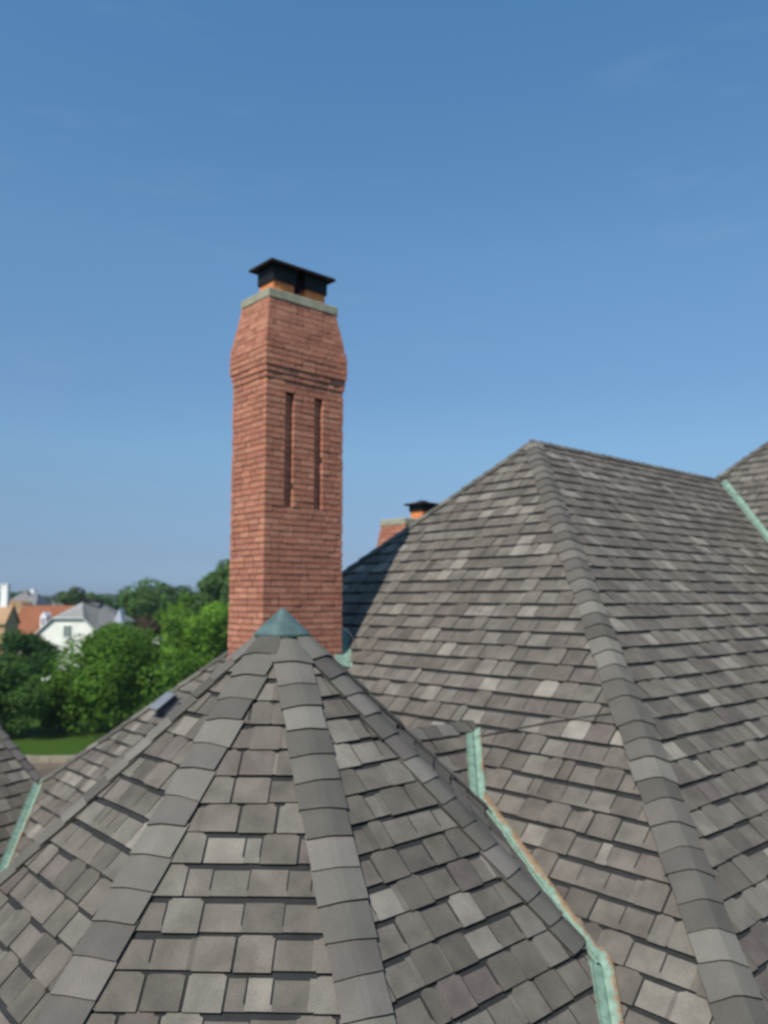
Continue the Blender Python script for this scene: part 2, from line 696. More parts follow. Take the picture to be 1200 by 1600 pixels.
# ---- copper valleys
def valley(pts, na, nbs, name='valley_flashing', W=0.072, rust=(0.1, 0.9), lift=0.026, rib=0.006):
    """pts polyline; na normal of the slope on the right-hand side, nbs list of other normals per segment"""
    mb = MB()
    sec = []
    for i, (p, q) in enumerate(zip(pts[:-1], pts[1:])):
        nb = nbs[i]
        d = (q - p).normalized()
        sa = na.cross(d).normalized()
        if sa.dot(nb) < 0:
            sa = -sa
        sb = nb.cross(d).normalized()
        if sb.dot(na) < 0:
            sb = -sb
        upv = (na + nb).normalized()
        L = (q - p).length
        st = max(1, int(L / 0.35))
        for j in range(st + 1):
            c = p + (q - p) * (j / st)
            wv = W * (1 + 0.05 * sin(7.3 * j + i))
            # W-shaped trough: two pans, folded edges and a middle crease with groove shade painted into its tint
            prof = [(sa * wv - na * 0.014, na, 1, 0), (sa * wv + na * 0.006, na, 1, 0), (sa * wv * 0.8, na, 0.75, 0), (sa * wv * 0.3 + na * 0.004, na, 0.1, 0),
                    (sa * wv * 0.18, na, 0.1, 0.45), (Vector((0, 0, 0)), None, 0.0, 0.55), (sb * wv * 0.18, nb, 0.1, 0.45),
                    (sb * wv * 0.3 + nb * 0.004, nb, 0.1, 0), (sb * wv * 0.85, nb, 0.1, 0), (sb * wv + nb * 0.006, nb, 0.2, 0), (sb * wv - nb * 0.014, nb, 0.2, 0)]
            row = []
            for off, nn, rs, fold_shade in prof:
                if nn is None:
                    row.append((c + upv * (lift + rib), 0, fold_shade))
                else:
                    row.append((c + off + nn * lift, rust[1] * rs if nn is na else rust[0] * rs, fold_shade))
            sec.append(row)
    for r0, r1 in zip(sec[:-1], sec[1:]):
        for j in range(len(r0) - 1):
            b0 = len(mb.v)
            for (p, rs, fold_shade) in (r0[j], r0[j + 1], r1[j + 1], r1[j]):
                mb.v.append(tuple(p))
                mb.c.append((rs, fold_shade, 0, 1))
            mb.f.append((b0, b0 + 1, b0 + 2, b0 + 3))
    return mb.build(name, M_COP, house)


def isect(A1, n1, A2, n2, A3, n3):
    m = Matrix((n1, n2, n3))
    return m.inverted() @ Vector((n1.dot(A1), n2.dot(A2), n3.dot(A3)))


v1 = LK
v2 = isect(PK, nL, LK, nLR, TA, tn[3])                   # link roof / turret / main slope
h3 = Vector((sin(radians(TAZ[3])), -cos(radians(TAZ[3])), -0.94))
t3 = (PK - TA).dot(nL) / h3.dot(nL)
v3 = TA + h3 * t3                                         # turret hip dies into the main slope
v4d = tn[2].cross(nL).normalized()
if v4d.z > 0:
    v4d = -v4d
v4 = v3 + v4d * 1.6 + Vector((-0.05, 0, -0.01))
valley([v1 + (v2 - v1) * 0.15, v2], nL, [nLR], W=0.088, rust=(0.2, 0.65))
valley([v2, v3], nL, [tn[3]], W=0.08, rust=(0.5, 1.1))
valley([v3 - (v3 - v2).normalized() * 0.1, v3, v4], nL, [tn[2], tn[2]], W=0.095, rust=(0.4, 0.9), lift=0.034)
# crimped joint where two lengths of valley meet
mb = MB()
for s in (-1, 0.1):
    q = v3 + Vector((0.0, 0.0, 0.05)) - v4d * 0.03
    mb.tube([q + Vector((s * 0.09, 0, -0.012)), q + Vector((s * 0.09 + 0.08, 0.01, 0.0))], 0.011, 8, (0.3, 0.1, 0.0))
mb.build('valley_joint', M_COP, house)
# valley of the cross roof
r0 = PK + e1 * 5.81
vd = nR.cross(nL).normalized()
if vd.z > 0:
    vd = -vd
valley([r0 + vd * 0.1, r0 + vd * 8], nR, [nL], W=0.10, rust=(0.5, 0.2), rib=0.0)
# valley by the corner turret
lv1 = isect(PK, nL, LB, ln[3], LB, ln[4])
ld = ln[3].cross(nL).normalized()
if ld.z > 0:
    ld = -ld
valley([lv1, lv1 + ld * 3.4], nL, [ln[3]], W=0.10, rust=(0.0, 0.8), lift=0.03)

# ---- chimney
BRC = [(0.43, 0.185, 0.122), (0.46, 0.205, 0.132), (0.40, 0.165, 0.108), (0.475, 0.215, 0.14), (0.38, 0.155, 0.102), (0.45, 0.185, 0.115)]


def brick_chimney(C, w, v, z0, z1, outset, name, niches=(), seed=5, H=0.0712):
    """C plan corner (nearest), w along e1, v along e2; z0..z1; outset(z) moves all four faces out"""
    r = random.Random(seed)
    mb = MB()
    n = int(round((z1 - z0) / H))
    DP = 0.075
    for i in range(n):
        z = z0 + i * H
        o = outset(z + H / 2)
        x0, x1, y0, y1 = -o, w + o, -o, v + o
        P = lambda a, b, zz: Vector((C.x, C.y, 0)) + e1 * a + e2 * b + Zv * zz
        # mortar core of this course
        in_n = any(na <= z + H / 2 <= nb for _, _, na, nb in niches)
        g = 0.007
        mc = (0.10, 0.058, 0.042)
        if in_n:
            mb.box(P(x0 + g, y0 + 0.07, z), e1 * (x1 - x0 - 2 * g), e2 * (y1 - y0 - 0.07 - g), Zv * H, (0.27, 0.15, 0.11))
            cuts = sorted((a, b) for a, b, na, nb in niches if na <= z + H / 2 <= nb)
            xs = x0 + g
            for a, b in cuts + [(x1 - g, x1 - g)]:
                if a - g > xs:
                    mb.box(P(xs, y0 + g, z), e1 * ((a - (g if b > a else 0)) - xs), e2 * 0.062, Zv * H, mc)
                xs = b + g
        else:
            mb.box(P(x0 + g, y0 + g, z), e1 * (x1 - x0 - 2 * g), e2 * (y1 - y0 - 2 * g), Zv * H, mc)
            cuts = []
        J = 0.012
        # the four faces: (start point fn, direction, inward dir, length)
        for face in range(4):
            if face == 0:
                org, du, dn, ln_ = P(x0, y0, z), e1, e2, x1 - x0
            elif face == 1:
                org, du, dn, ln_ = P(x0, y1, z), -e2, e1, y1 - y0
            elif face == 2:
                org, du, dn, ln_ = P(x1, y0, z), e2, -e1, y1 - y0
            else:
                org, du, dn, ln_ = P(x1, y1, z), -e1, -e2, x1 - x0
            u = 0.0
            first = True
            while u < ln_ - 0.02:
                bl = r.choice((0.203, 0.203, 0.203, 0.098)) + r.uniform(-0.006, 0.006)
                if first and i % 2:
                    bl *= 0.5
                first = False
                ue = min(u + bl, ln_)
                if ln_ - ue < 0.05:
                    ue = ln_
                segs = [(u, ue)]
                if face == 0 and cuts:
                    for a, b in cuts:
                        ns_ = []
                        for s0, s1 in segs:
                            a_, b_ = a + o, b + o
                            if s1 <= a_ or s0 >= b_:
                                ns_.append((s0, s1))
                            else:
                                if s0 < a_:
                                    ns_.append((s0, a_))
                                if s1 > b_:
                                    ns_.append((b_, s1))
                        segs = ns_
                for s0, s1 in segs:
                    if s1 - s0 < 0.012:
                        continue
                    c = r.choice(BRC)
                    k = r.uniform(0.9, 1.08)
                    out = r.uniform(0.0, 0.010)
                    end0 = J / 2 if s0 > 0 else -out
                    end1 = J / 2 if s1 < ln_ else -out
                    dz = r.uniform(-0.002, 0.002)
                    mb.box(org + du * (s0 + end0) - dn * out + Zv * (J / 2 + dz), du * (s1 - s0 - end0 - end1), dn * (0.06 + out), Zv * (H - J), tuple(x * k for x in c))
                u = ue
            if face == 0 and cuts:
                for a, b in cuts:
                    c = r.choice(BRC)
                    mb.box(P(a, y0 + 0.063, z + J / 2), e1 * (b - a), e2 * 0.02, Zv * (H - J), tuple(x * 1.0 for x in c))
    return mb.build(name, M_BRICK, house)


def flue(cen, zt, par, half=0.15, hgt=0.235, lid=0.25, capz=0.15):
    mb = MB()
    p = lambda a, b, z: Vector((cen.x, cen.y, 0)) + e1 * a + e2 * b + Zv * z
    c = (0.62, 0.21, 0.075)
    # clay tile, open square ring with thickness
    t = 0.03
    for (a0, b0, a1, b1) in ((-half, -half, half, -half + t), (-half, half - t, half, half), (-half, -half + t, -half + t, half - t), (half - t, -half + t, half, half - t)):
        mb.box(p(a0, b0, zt), e1 * (a1 - a0), e2 * (b1 - b0), Zv * hgt, c)
    tile = mb.build('flue_tile', M_CLAY, par)
    # steel cap: skirt, posts and flared lid
    mb = MB()
    hs = half + 0.02
    zb = zt + hgt - 0.06
    zl = zt + hgt + capz
    bc = (0.011, 0.011, 0.012)
    for (a0, b0, a1, b1) in ((-hs, -hs, hs, -hs + .006), (-hs, hs - .006, hs, hs), (-hs, -hs + .006, -hs + .006, hs - .006), (hs - .006, -hs + .006, hs, hs - .006)):
        mb.box(p(a0, b0, zb), e1 * (a1 - a0), e2 * (b1 - b0), Zv * (zl - zb + 0.01), bc)
    skirt = mb
    cap = skirt.build('flue_cap', M_METAL, par)
    mb = MB()
    lv = [(lid, 0.0), (lid * 0.97, 0.015), (lid * 0.62, 0.03), (lid * 0.30, 0.05), (0.05, 0.07), (0.0, 0.074)]
    ringz = [[p(sx * q, sy * q, zl + z) for sx, sy in ((-1, -1), (1, -1), (1, 1), (-1, 1))] for q, z in lv]
    for i in range(len(lv) - 1):
        for k in range(4):
            j = (k + 1) % 4
            mb.poly([ringz[i][k], ringz[i][j], ringz[i + 1][j], ringz[i + 1][k]], bc)
    mb.poly([q - Zv * 0.004 for q in ringz[0]][::-1], bc)
    for k in range(4):
        j = (k + 1) % 4
        mb.poly([ringz[0][k] - Zv * 0.02, ringz[0][j] - Zv * 0.02, ringz[0][j], ringz[0][k]], (0.03, 0.014, 0.011))
    lo = mb.build('lid', M_METAL, cap)
    return tile, cap


def crown(C, w, v, zt, inset, par, th=0.105):
    mb = MB()
    p = lambda a, b, z: Vector((C.x, C.y, 0)) + e1 * a + e2 * b + Zv * z
    i0 = inset - 0.02
    col = (0.31, 0.295, 0.215)
    lo = [p(i0, i0, zt - th), p(w - i0, i0, zt - th), p(w - i0, v - i0, zt - th), p(i0, v - i0, zt - th)]
    ed = [q + Zv * (th - 0.012) for q in lo]
    i1 = i0 + 0.012
    tp = [p(i1, i1, zt), p(w - i1, i1, zt), p(w - i1, v - i1, zt), p(i1, v - i1, zt)]
    i2 = i0 + 0.12
    t2 = [p(i2, i2, zt + 0.02), p(w - i2, i2, zt + 0.02), p(w - i2, v - i2, zt + 0.02), p(i2, v - i2, zt + 0.02)]
    for A_, B_ in ((lo, ed), (ed, tp), (tp, t2)):
        for k in range(4):
            j = (k + 1) % 4
            mb.poly([A_[k], A_[j], B_[j], B_[k]], col)
    mb.poly(t2, col)
    mb.poly(lo[::-1], col)
    return mb.build('crown', M_CONC, par)


CW, CV = 1.12, 0.72
CC = Vector((-1.353, 9.018, 0))
CT = 3.655 + CAM_H


def outset(z):
    h = CT - 0.105 - z                                  # below the crown
    if h < 0.60:
        return -0.065 + 0.10 * (h / 0.60)
    if h < 0.88:
        return 0.035
    if h < 1.10:
        return 0.035 - 0.035 * (math.ceil((h - 0.88) / 0.0712) * 0.0712 / 0.2136)
    return 0.0


NZ0, NZ1 = 1.06 + CAM_H, 2.38 + CAM_H
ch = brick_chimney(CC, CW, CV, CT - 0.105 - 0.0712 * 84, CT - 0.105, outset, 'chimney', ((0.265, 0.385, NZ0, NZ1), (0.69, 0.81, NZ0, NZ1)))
ch['label'] = 'tall red brick chimney with two slots and black caps'
crown(CC, CW, CV, CT, 0.065, ch)
flue(CC + e1 * 0.36 + e2 * 0.36, CT, ch)
flue(CC + e1 * 0.84 + e2 * 0.36, CT, ch)

CT2 = 1.36 + CAM_H
C2 = Vector((0.345, 13.4, 0))


def outset2(z):
    h = CT2 - 0.105 - z
    return -0.065 + 0.10 * (h / 0.60) if h < 0.6 else 0.035 if h < 0.86 else 0.0


ch2 = brick_chimney(C2, CW + 0.15, CV, CT2 - 0.105 - 0.0712 * 40, CT2 - 0.105, outset2, 'chimney', (), seed=9)
ch2['label'] = 'second brick chimney mostly hidden behind the slope'
crown(C2, CW + 0.15, CV, CT2, 0.065, ch2)
flue(C2 + e1 * 0.78 + e2 * 0.36, CT2, ch2, lid=0.235, capz=0.07)

# copper saddle valley at the chimney's uphill corner
f0 = Vector((-0.40, 9.62, 0))
f1 = Vector((-0.47, 10.36, 0))
f0, f1 = on_left_face(f0.x, f0.y), on_left_face(f1.x, f1.y)
mb = MB()
nS = (Vector((0.95, -0.1, 0)) + Zv * 0.6).normalized()
sd_ = (f1 - f0).normalized()
side = Vector((1, 0, 0)) - sd_ * sd_.x
side.normalize()
for k in range(8):
    p, q = f0 + (f1 - f0) * (k / 8), f0 + (f1 - f0) * ((k + 1) / 8)
    lf = nL * 0.03
    xs = [(-0.11, 0.10), (-0.05, 0.03), (0.0, 0.0), (0.006, 0.016), (0.016, 0.0), (0.07, 0.0), (0.07, -0.02)]
    for (a0, h0), (a1, h1) in zip(xs[:-1], xs[1:]):
        mb.poly([p + side * a0 + nL * h0 + lf, p + side * a1 + nL * h1 + lf, q + side * a1 + nL * h1 + lf, q + side * a0 + nL * h0 + lf], (0.1, 0.0, 0.0))
mb.build('flashing', M_COP, ch)
# cable drooping from the chimney's rear corner
mb = MB()
cc0 = CC + e1 * (CW + 0.02) - e2 * 0.01
pts = []
for k in range(9):
    t = k / 8
    pts.append(Vector((cc0.x + 0.18 * t, cc0.y + 0.03 * t, CAM_H - 0.37 - 0.24 * t * t)))
mb.tube(pts, 0.006, 6, (0.12, 0.12, 0.13))
mb.build('cable', M_METAL, ch)

# vent on the left slope
mb = MB()
vc = on_left_face(-3.02, 11.5)
Vup = (e1 + Zv).normalized()
q = vc - e2 * 0.16 - Vup * 0.18 + nL * 0.02
mb.prism([q, q + e2 * 0.0 - e2 * 0.0 + e2 * 0.34, q + e2 * 0.34 + Vup * 0.36, q + Vup * 0.36], nL * -0.02, (0.06, 0.065, 0.075))
ba = mb
o0 = vc - e2 * 0.11 - Vup * 0.14 + nL * 0.02
bx0 = [o0, o0 + e2 * 0.24, o0 + e2 * 0.24 + Vup * 0.28, o0 + Vup * 0.28]
tp = [bx0[0] + nL * 0.15, bx0[1] + nL * 0.15, bx0[2] + nL * 0.09, bx0[3] + nL * 0.09]
for k in range(4):
    j = (k + 1) % 4
    mb.poly([bx0[k], bx0[j], tp[j], tp[k]], (0.05, 0.055, 0.07))
ex = 0.02
tp2 = [tp[0] - e2 * ex - Vup * 0.04, tp[1] + e2 * ex - Vup * 0.04, tp[2] + e2 * ex + Vup * ex, tp[3] - e2 * ex + Vup * ex]
mb.prism([t + nL * 0.018 for t in tp2], nL * -0.018, (0.15, 0.16, 0.18), (0.04, 0.045, 0.055), True)
vent = mb.build('roof_vent', M_METAL, house)

# house walls under the eaves (below the frame)
mb = MB()
zw = PK.z - DROP - 0.02
ins = 0.5
wa = PK + hf * (DROP - ins)
wb = PK + hb * (DROP - ins)
wc = RE + e1 * 6 - e2 * ((DROP - ins) / SR)
wd = RE + e1 * 6 + e2 * ((DROP - ins) / SR)
fl = [Vector((q.x, q.y, zw)) for q in (wb, wa, wc, wd)]
mb.prism(fl, Vector((0, 0, -zw)), (0.40, 0.33, 0.26), None, True)
for A_, rr in ((TA, 2.9), (LB, 4.1)):
    zz = A_.z - 0.94 * (rr + 0.35)
    ring = [Vector((A_.x + rr * cos(2 * pi * k / 8 + 0.36), A_.y + rr * sin(2 * pi * k / 8 + 0.36), zz)) for k in range(8)]
    mb.prism(ring, Vector((0, 0, -zz)), (0.40, 0.33, 0.26), None, True)
mb.build('wall', M_WALL, house)

# ---------------------------------------------------------------- ground
G_LAWN = ground_mat('grass', (0.032, 0.066, 0.010), (0.052, 0.092, 0.014), 0.15, 3.0)
mb = MB()
mb.poly([Vector((-3000, -200, 0)), Vector((3000, -200, 0)), Vector((3000, 5000, 0)), Vector((-3000, 5000, 0))])
g = mb.build('lawn', G_LAWN)
tag(g, kind='structure')
mb = MB()
mb.poly([Vector((-45, 20, 0.03)), Vector((-4, 20, 0.03)), Vector((-4, 47.6, 0.03)), Vector((-45, 47.6, 0.03))])
g = mb.build('courtyard', ground_mat('brown_gravel', (0.09, 0.07, 0.05), (0.16, 0.125, 0.09), 0.4, 8))
tag(g, kind='structure')
gw = MB()
r = random.Random(4)
x = -45.0
while x < -5:
    L_ = r.uniform(0.5, 1.1)
    k_ = r.uniform(0.8, 1.1)
    gw.box(Vector((x, 47.6 + r.uniform(-.02, .02), 0)), Vector((L_ - 0.02, 0, 0)), Vector((0, 0.4, 0)), Vector((0, 0, 0.38 + r.uniform(-.02, .02))), tuple(q * k_ for q in (0.26, 0.225, 0.165)))
    x += L_
o = gw.build('garden_wall', M_CONC)
tag(o, 'low pale stone wall along the near edge of the lawn, seen between the two roofs', 'garden wall')


# ---------------------------------------------------------------- trees
def tree(name, x, y, h, rad, label, cat='tree', col=(0.05, 0.11, 0.02), n=5200, leaf=0.2, blobs=22, flat=1.0, base=0.12, seed=1, group=None, cone=False, trunk=True, var=0.3):
    r = random.Random(seed)
    if name == 'broadleaf_tree':
        group = 'leafy trees beyond the roofs'
    root = empty(name, (x, y, 0), label, cat, group)
    cz0 = h * base
    ch_ = (h - cz0) / 2
    cz = cz0 + ch_
    bl = []
    for i in range(blobs):
        for _ in range(50):
            d = Vector((r.gauss(0, 1), r.gauss(0, 1), r.gauss(0, 1))).normalized()
            q = r.uniform(0.1, 0.80) ** 0.7 * 0.93
            bx = d.x * q * rad
            by = d.y * q * rad
            bz = d.z * q * ch_
            if cone:
                f = 1 - (bz + ch_) / (2 * ch_)
                bx *= 0.25 + f
                by *= 0.25 + f
            br = rad * r.uniform(0.22, 0.40) * flat
            break
        bl.append((Vector((x + bx, y + by, cz + bz)), br, r.uniform(1 - var, 1 + var)))
    mb = MB()
    per = n // blobs
    for c, br, tn_ in bl:
        for i in range(per):
            d = Vector((r.gauss(0, 1), r.gauss(0, 1), r.gauss(0, 1))).normalized()
            q = r.uniform(0.55, 1.0) ** 0.5
            # uneven outline
            q *= 0.86 + 0.32 * noise.noise(d * 2.3 + c)
            if r.random() < 0.06:
                q *= 1.18
            p = c + Vector((d.x, d.y, d.z * 0.82)) * br * q
            if p.z < 0.3:
                continue
            nn = (d * 0.9 + Vector((r.gauss(0, 1), r.gauss(0, 1), r.gauss(0, 1) + 0.5)) * 0.55).normalized()
            a = nn.orthogonal().normalized()
            bb = nn.cross(a)
            an = r.uniform(0, 2 * pi)
            a, bb = a * cos(an) + bb * sin(an), bb * cos(an) - a * sin(an)
            s = leaf * r.uniform(0.6, 1.25)
            k = tn_ * r.uniform(0.8, 1.2)
            cc = (col[0] * k * r.uniform(0.9, 1.2), col[1] * k, col[2] * k * r.uniform(0.8, 1.2))
            mb.poly([p - a * s - bb * s * 0.15, p - a * s * 0.2 - bb * s * 0.55, p + a * s, p + a * s * 0.1 + bb * s * 0.6], cc)
    mb.build('crown', M_LEAF, root)
    if trunk:
        mb = MB()
        tr = max(0.12, rad * 0.06)
        tp_ = Vector((x + r.uniform(-.3, .3), y, cz + ch_ * 0.3))
        mb.tube([Vector((x, y, -0.05)), Vector((x + r.uniform(-.1, .1), y, h * 0.2)), Vector((x, y, cz * 0.8)), tp_], tr * 1.2, 8, (0.07, 0.05, 0.035), tr * 0.4)
        for c, br, _ in bl[:9]:
            st = Vector((x, y, h * r.uniform(0.2, 0.5)))
            mb.tube([st, (st + c) / 2 + Vector((0, 0, -0.2)), c], tr * 0.45, 6, (0.07, 0.05, 0.035), tr * 0.12)
        mb.build('trunk', M_BARK, root)
    return root


def X(px, y):
    return (px - 600) / 1250 * y * 0.9935


GD = (0.036, 0.100, 0.018)
GM = (0.075, 0.165, 0.015)
GL = (0.118, 0.245, 0.022)
GB = (0.085, 0.165, 0.045)
GF = (0.070, 0.145, 0.03)

tree('broadleaf_tree', X(46, 70), 70, 7.5, 3.4, 'dark green round tree at far left, in front of the orange roof', col=GD, n=14000, seed=1, leaf=0.15, blobs=30)
tree('broadleaf_tree', X(14, 56), 56, 5.9, 3.9, 'bright green tree at the lower left, standing on the lawn before the dark round tree', col=(0.055, 0.125, 0.02), n=13000, seed=2, leaf=0.14, blobs=30, base=0.02)
tree('broadleaf_tree', X(190, 58.5), 58.5, 8.3, 5.3, 'wide spreading green tree in the middle of the gap, its crown overlapping the white gable', col=GM, n=36000, seed=33, leaf=0.14, blobs=66, base=0.0)
tree('broadleaf_tree', X(316, 76), 76, 10.0, 4.9, 'yellow-green tree right beside the tall brick chimney', col=GL, n=24000, seed=4, leaf=0.16, blobs=44, base=0.0)
tree('broadleaf_tree', X(282, 96), 96, 10.6, 4.0, 'medium green tree behind the wide spreading tree', col=GM, n=8000, seed=5, leaf=0.24)
tree('broadleaf_tree', X(347, 100), 100, 14.4, 4.0, 'tall airy blue-green tree peeking out behind the brick chimney', col=GB, n=18000, seed=21, leaf=0.2, blobs=46, base=0.42, flat=0.95)
tree('broadleaf_tree', X(240, 140), 140, 13.6, 7.6, 'large hazy green tree with the highest rounded crown on the skyline', col=GF, n=14000, seed=7, leaf=0.30, blobs=32)
tree('copper_beech', X(217, 88), 88, 8.9, 3.3, 'brown-red leaved tree between the green trees right of the grey roof', col=(0.065, 0.05, 0.025), n=6000, seed=8, leaf=0.26)
tree('broadleaf_tree', X(134, 190), 190, 13.4, 8.0, 'light green tree on the skyline behind the grey hipped roof', col=(0.075, 0.13, 0.035), n=8000, seed=9, leaf=0.4)
tree('broadleaf_tree', X(172, 170), 170, 9.9, 5.0, 'dark green tree low on the skyline just right of the grey roof', col=GD, n=6000, seed=10, leaf=0.36)
tree('broadleaf_tree', X(66, 230), 230, 10.2, 4.6, 'small dark distant tree between the two far pale roofs', col=GD, n=3500, seed=11, leaf=0.5)
tree('broadleaf_tree', X(22, 260), 260, 13.5, 6.0, 'distant bluish tree behind the slate roof at the left edge', col=GF, n=4000, seed=12, leaf=0.5)
tree('broadleaf_tree', X(290, 180), 180, 13.0, 6.5, 'distant green tree right of the highest rounded crown', col=GF, n=6000, seed=13, leaf=0.4)
tree('garden_bush', X(104, 59), 59, 4.6, 2.5, 'rounded green bush in front of the white house wall, between the nearer trees', cat='bush', col=GM, n=9000, seed=15, leaf=0.13, blobs=24, base=0.0)
# far woods as one mass
r = random.Random(99)
mb = MB()
for i in range(260):
    yy = r.uniform(420, 1100)
    xx = r.uniform(-0.62, 0.62) * yy
    hh = r.uniform(9, 14.5) * (0.75 + yy / 2400)
    rr = r.uniform(7, 14)
    cc = Vector((xx, yy, hh - rr * 0.6))
    for k in range(90):
        d = Vector((r.gauss(0, 1), r.gauss(0, 1), abs(r.gauss(0, 1)) * 0.8)).normalized()
        p = cc + Vector((d.x * rr * 1.3, d.y * rr, d.z * rr * 0.6)) * r.uniform(0.8, 1.05)
        a = Vector((r.gauss(0, 1), r.gauss(0, 1), r.gauss(0, 1))).normalized()
        bb = d.cross(a).normalized()
        a = bb.cross(d)
        s = r.uniform(1.0, 2.4)
        k_ = r.uniform(0.7, 1.3)
        mb.poly([p - a * s, p - bb * s, p + a * s, p + bb * s], (0.045 * k_, 0.085 * k_, 0.03 * k_))
    mb.box(Vector((xx - 0.8, yy, 0)), Vector((1.2, 0, 0)), Vector((0, 1.2, 0)), Vector((0, 0, hh * 0.5)), (0.05, 0.04, 0.03))
o = mb.build('distant_woods', M_LEAF)
tag(o, 'low belt of distant woods along the horizon', 'woods', kind='stuff')


# ---------------------------------------------------------------- houses far off
def win(x, y, z0, z1, w, par, nz=(0, -1)):
    """window on a wall facing -y"""
    mb = MB()
    t = 0.09
    for (a, b, c, d) in ((x - w / 2 - t, z0 - t, w + 2 * t, t), (x - w / 2 - t, z1, w + 2 * t, t), (x - w / 2 - t, z0, t, z1 - z0), (x + w / 2, z0, t, z1 - z0), (x - 0.025, z0, 0.05, z1 - z0)):
        mb.box(Vector((a, y - 0.08, b)), Vector((c, 0, 0)), Vector((0, 0.08, 0)), Vector((0, 0, d)), (0.75, 0.74, 0.70))
    f = mb.build('window', M_WALL, par)
    mb = MB()
    mb.box(Vector((x - w / 2, y - 0.03, z0)), Vector((w, 0, 0)), Vector((0, 0.02, 0)), Vector((0, 0, z1 - z0)), (0.16, 0.20, 0.19))
    mb.build('pane', M_GLASS, f)
    return f


# white gabled house
wh = empty('gabled_house', (-37.5, 99, 0), 'white house with a clipped gable and weathered grey hipped roof, partly behind the trees', 'house')
WC = (0.80, 0.78, 0.70)
mb = MB()
y0 = 95.0
xl, xr = X(63, y0), X(146, y0)
xa, xb = X(86, y0), X(131, y0)
ze, zt = 5.65, 7.14
prof = [Vector((xl, y0, 0)), Vector((xr, y0, 0)), Vector((xr, y0, ze + 0.4)), Vector((xb, y0, zt)), Vector((xa, y0, zt)), Vector((xl, y0, ze))]
mb.prism(prof, Vector((0, 9, 0)), WC, None, True)
mb.box(Vector((xr - 0.5, y0 + 3, 0)), Vector((7.5, 0, 0)), Vector((0, 6, 0)), Vector((0, 0, 5.4)), WC)
mb.build('wall', M_WALL, wh)
# roof: slopes as slabs
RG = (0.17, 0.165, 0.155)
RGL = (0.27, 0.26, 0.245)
pkx = X(124, 97)
ridge0 = Vector((pkx, 98.0, 9.05))
ridge1 = Vector((X(158, 101), 101, 9.0))
mb = MB()
o_ = 0.35
L0 = Vector((xl - 0.5, y0 - o_, ze - 0.35))
L1 = Vector((xa - 0.1, y0 - o_, zt + 0.12))
R1 = Vector((xb + 0.1, y0 - o_, zt + 0.12))
R0 = Vector((xr + 0.5, y0 - o_, ze + 0.05))
BL = Vector((xl - 0.5, y0 + 9.3, ze - 0.35))
BR = Vector((xr + 0.5, y0 + 9.3, ze + 0.05))
E1 = Vector((X(196, 100), 99.0, 6.6))
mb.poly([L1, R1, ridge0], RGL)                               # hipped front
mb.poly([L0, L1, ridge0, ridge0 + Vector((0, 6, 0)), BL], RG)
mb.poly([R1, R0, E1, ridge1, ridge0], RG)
mb.poly([ridge0, ridge1, E1, Vector((E1.x, 105, 6.6)), Vector((ridge0.x, 104, 9.05))], RG)
mb.poly([BL, ridge0 + Vector((0, 6, 0)), BR], RG)
# thickness along the front edge
for p, q in ((L0, L1), (L1, R1), (R1, R0)):
    mb.prism([p, q, q + Vector((0, 0.35, 0.02)), p + Vector((0, 0.35, 0.02))], Vector((0, 0, -0.10)), (0.8, 0.8, 0.78))
mb.build('roof', M_BGROOF, wh)
mb = MB()
mb.tube([ridge0 + Vector((-0.2, 0, 0.05)), ridge0 + Vector((1.2, 1, 0.14)), ridge1 + Vector((0.2, 0, 0.05))], 0.2, 6, (0.03, 0.03, 0.032))
mb.build('ridge_cap', M_BGROOF, wh)
win(X(107.5, y0), y0, 9.5 - (994 - 935) / 1250 * y0, 9.5 - (977 - 935) / 1250 * y0, 0.9, wh)
# pale gablet at the right end of its roof
mb = MB()
gx, gy = X(188, 99), 98.5
mb.prism([Vector((gx - 0.7, gy, 6.3)), Vector((gx + 0.5, gy, 6.3)), Vector((gx + 0.1, gy, 8.3))], Vector((0, 1.5, 0)), (0.42, 0.45, 0.50), None, True)
mb.build('dormer', M_WALL, wh)

# orange roofed house
oh = empty('tiled_house', (-52, 124, 0), 'long house with a rusty orange tiled roof and a small white dormer', 'house')
mb = MB()
yo = 118.0
x0_, x1_ = X(12, yo), X(120, yo)
mb.box(Vector((x0_ + 0.4, yo + 0.8, 0)), Vector((x1_ - x0_ - 0.8, 0, 0)), Vector((0, 9, 0)), Vector((0, 0, 4.2)), (0.55, 0.48, 0.38))
mb.build('wall', M_WALL, oh)
mb = MB()
OR = (0.235, 0.085, 0.04)
zr = 9.5 - (946 - 935) / 1250 * (yo + 5)
mb.prism([Vector((x0_, yo, 3.9)), Vector((x1_, yo, 3.9)), Vector((x1_, yo + 5, zr)), Vector((x0_, yo + 5, zr))], Vector((0, 0, -0.15)), OR)
mb.prism([Vector((x1_, yo + 10.6, 3.9)), Vector((x0_, yo + 10.6, 3.9)), Vector((x0_, yo + 5, zr)), Vector((x1_, yo + 5, zr))], Vector((0, 0, -0.15)), OR)
for xx in (x0_ + 0.3, x1_ - 0.3):
    mb.poly([Vector((xx, yo + 0.2, 3.9)), Vector((xx, yo + 10.4, 3.9)), Vector((xx, yo + 5, zr - 0.1))], (0.55, 0.48, 0.38))
mb.build('roof', M_BGROOF, oh)
dm = MB()
dx = X(71, yo + 2)
dm.prism([Vector((dx - 0.42, yo + 1.4, 5.2)), Vector((dx + 0.42, yo + 1.4, 5.2)), Vector((dx + 0.42, yo + 1.4, 6.9)), Vector((dx, yo + 1.4, 7.5)), Vector((dx - 0.42, yo + 1.4, 6.9))], Vector((0, 3, 0)), (0.75, 0.75, 0.74), None, True)
do = dm.build('dormer', M_WALL, oh)
dm = MB()
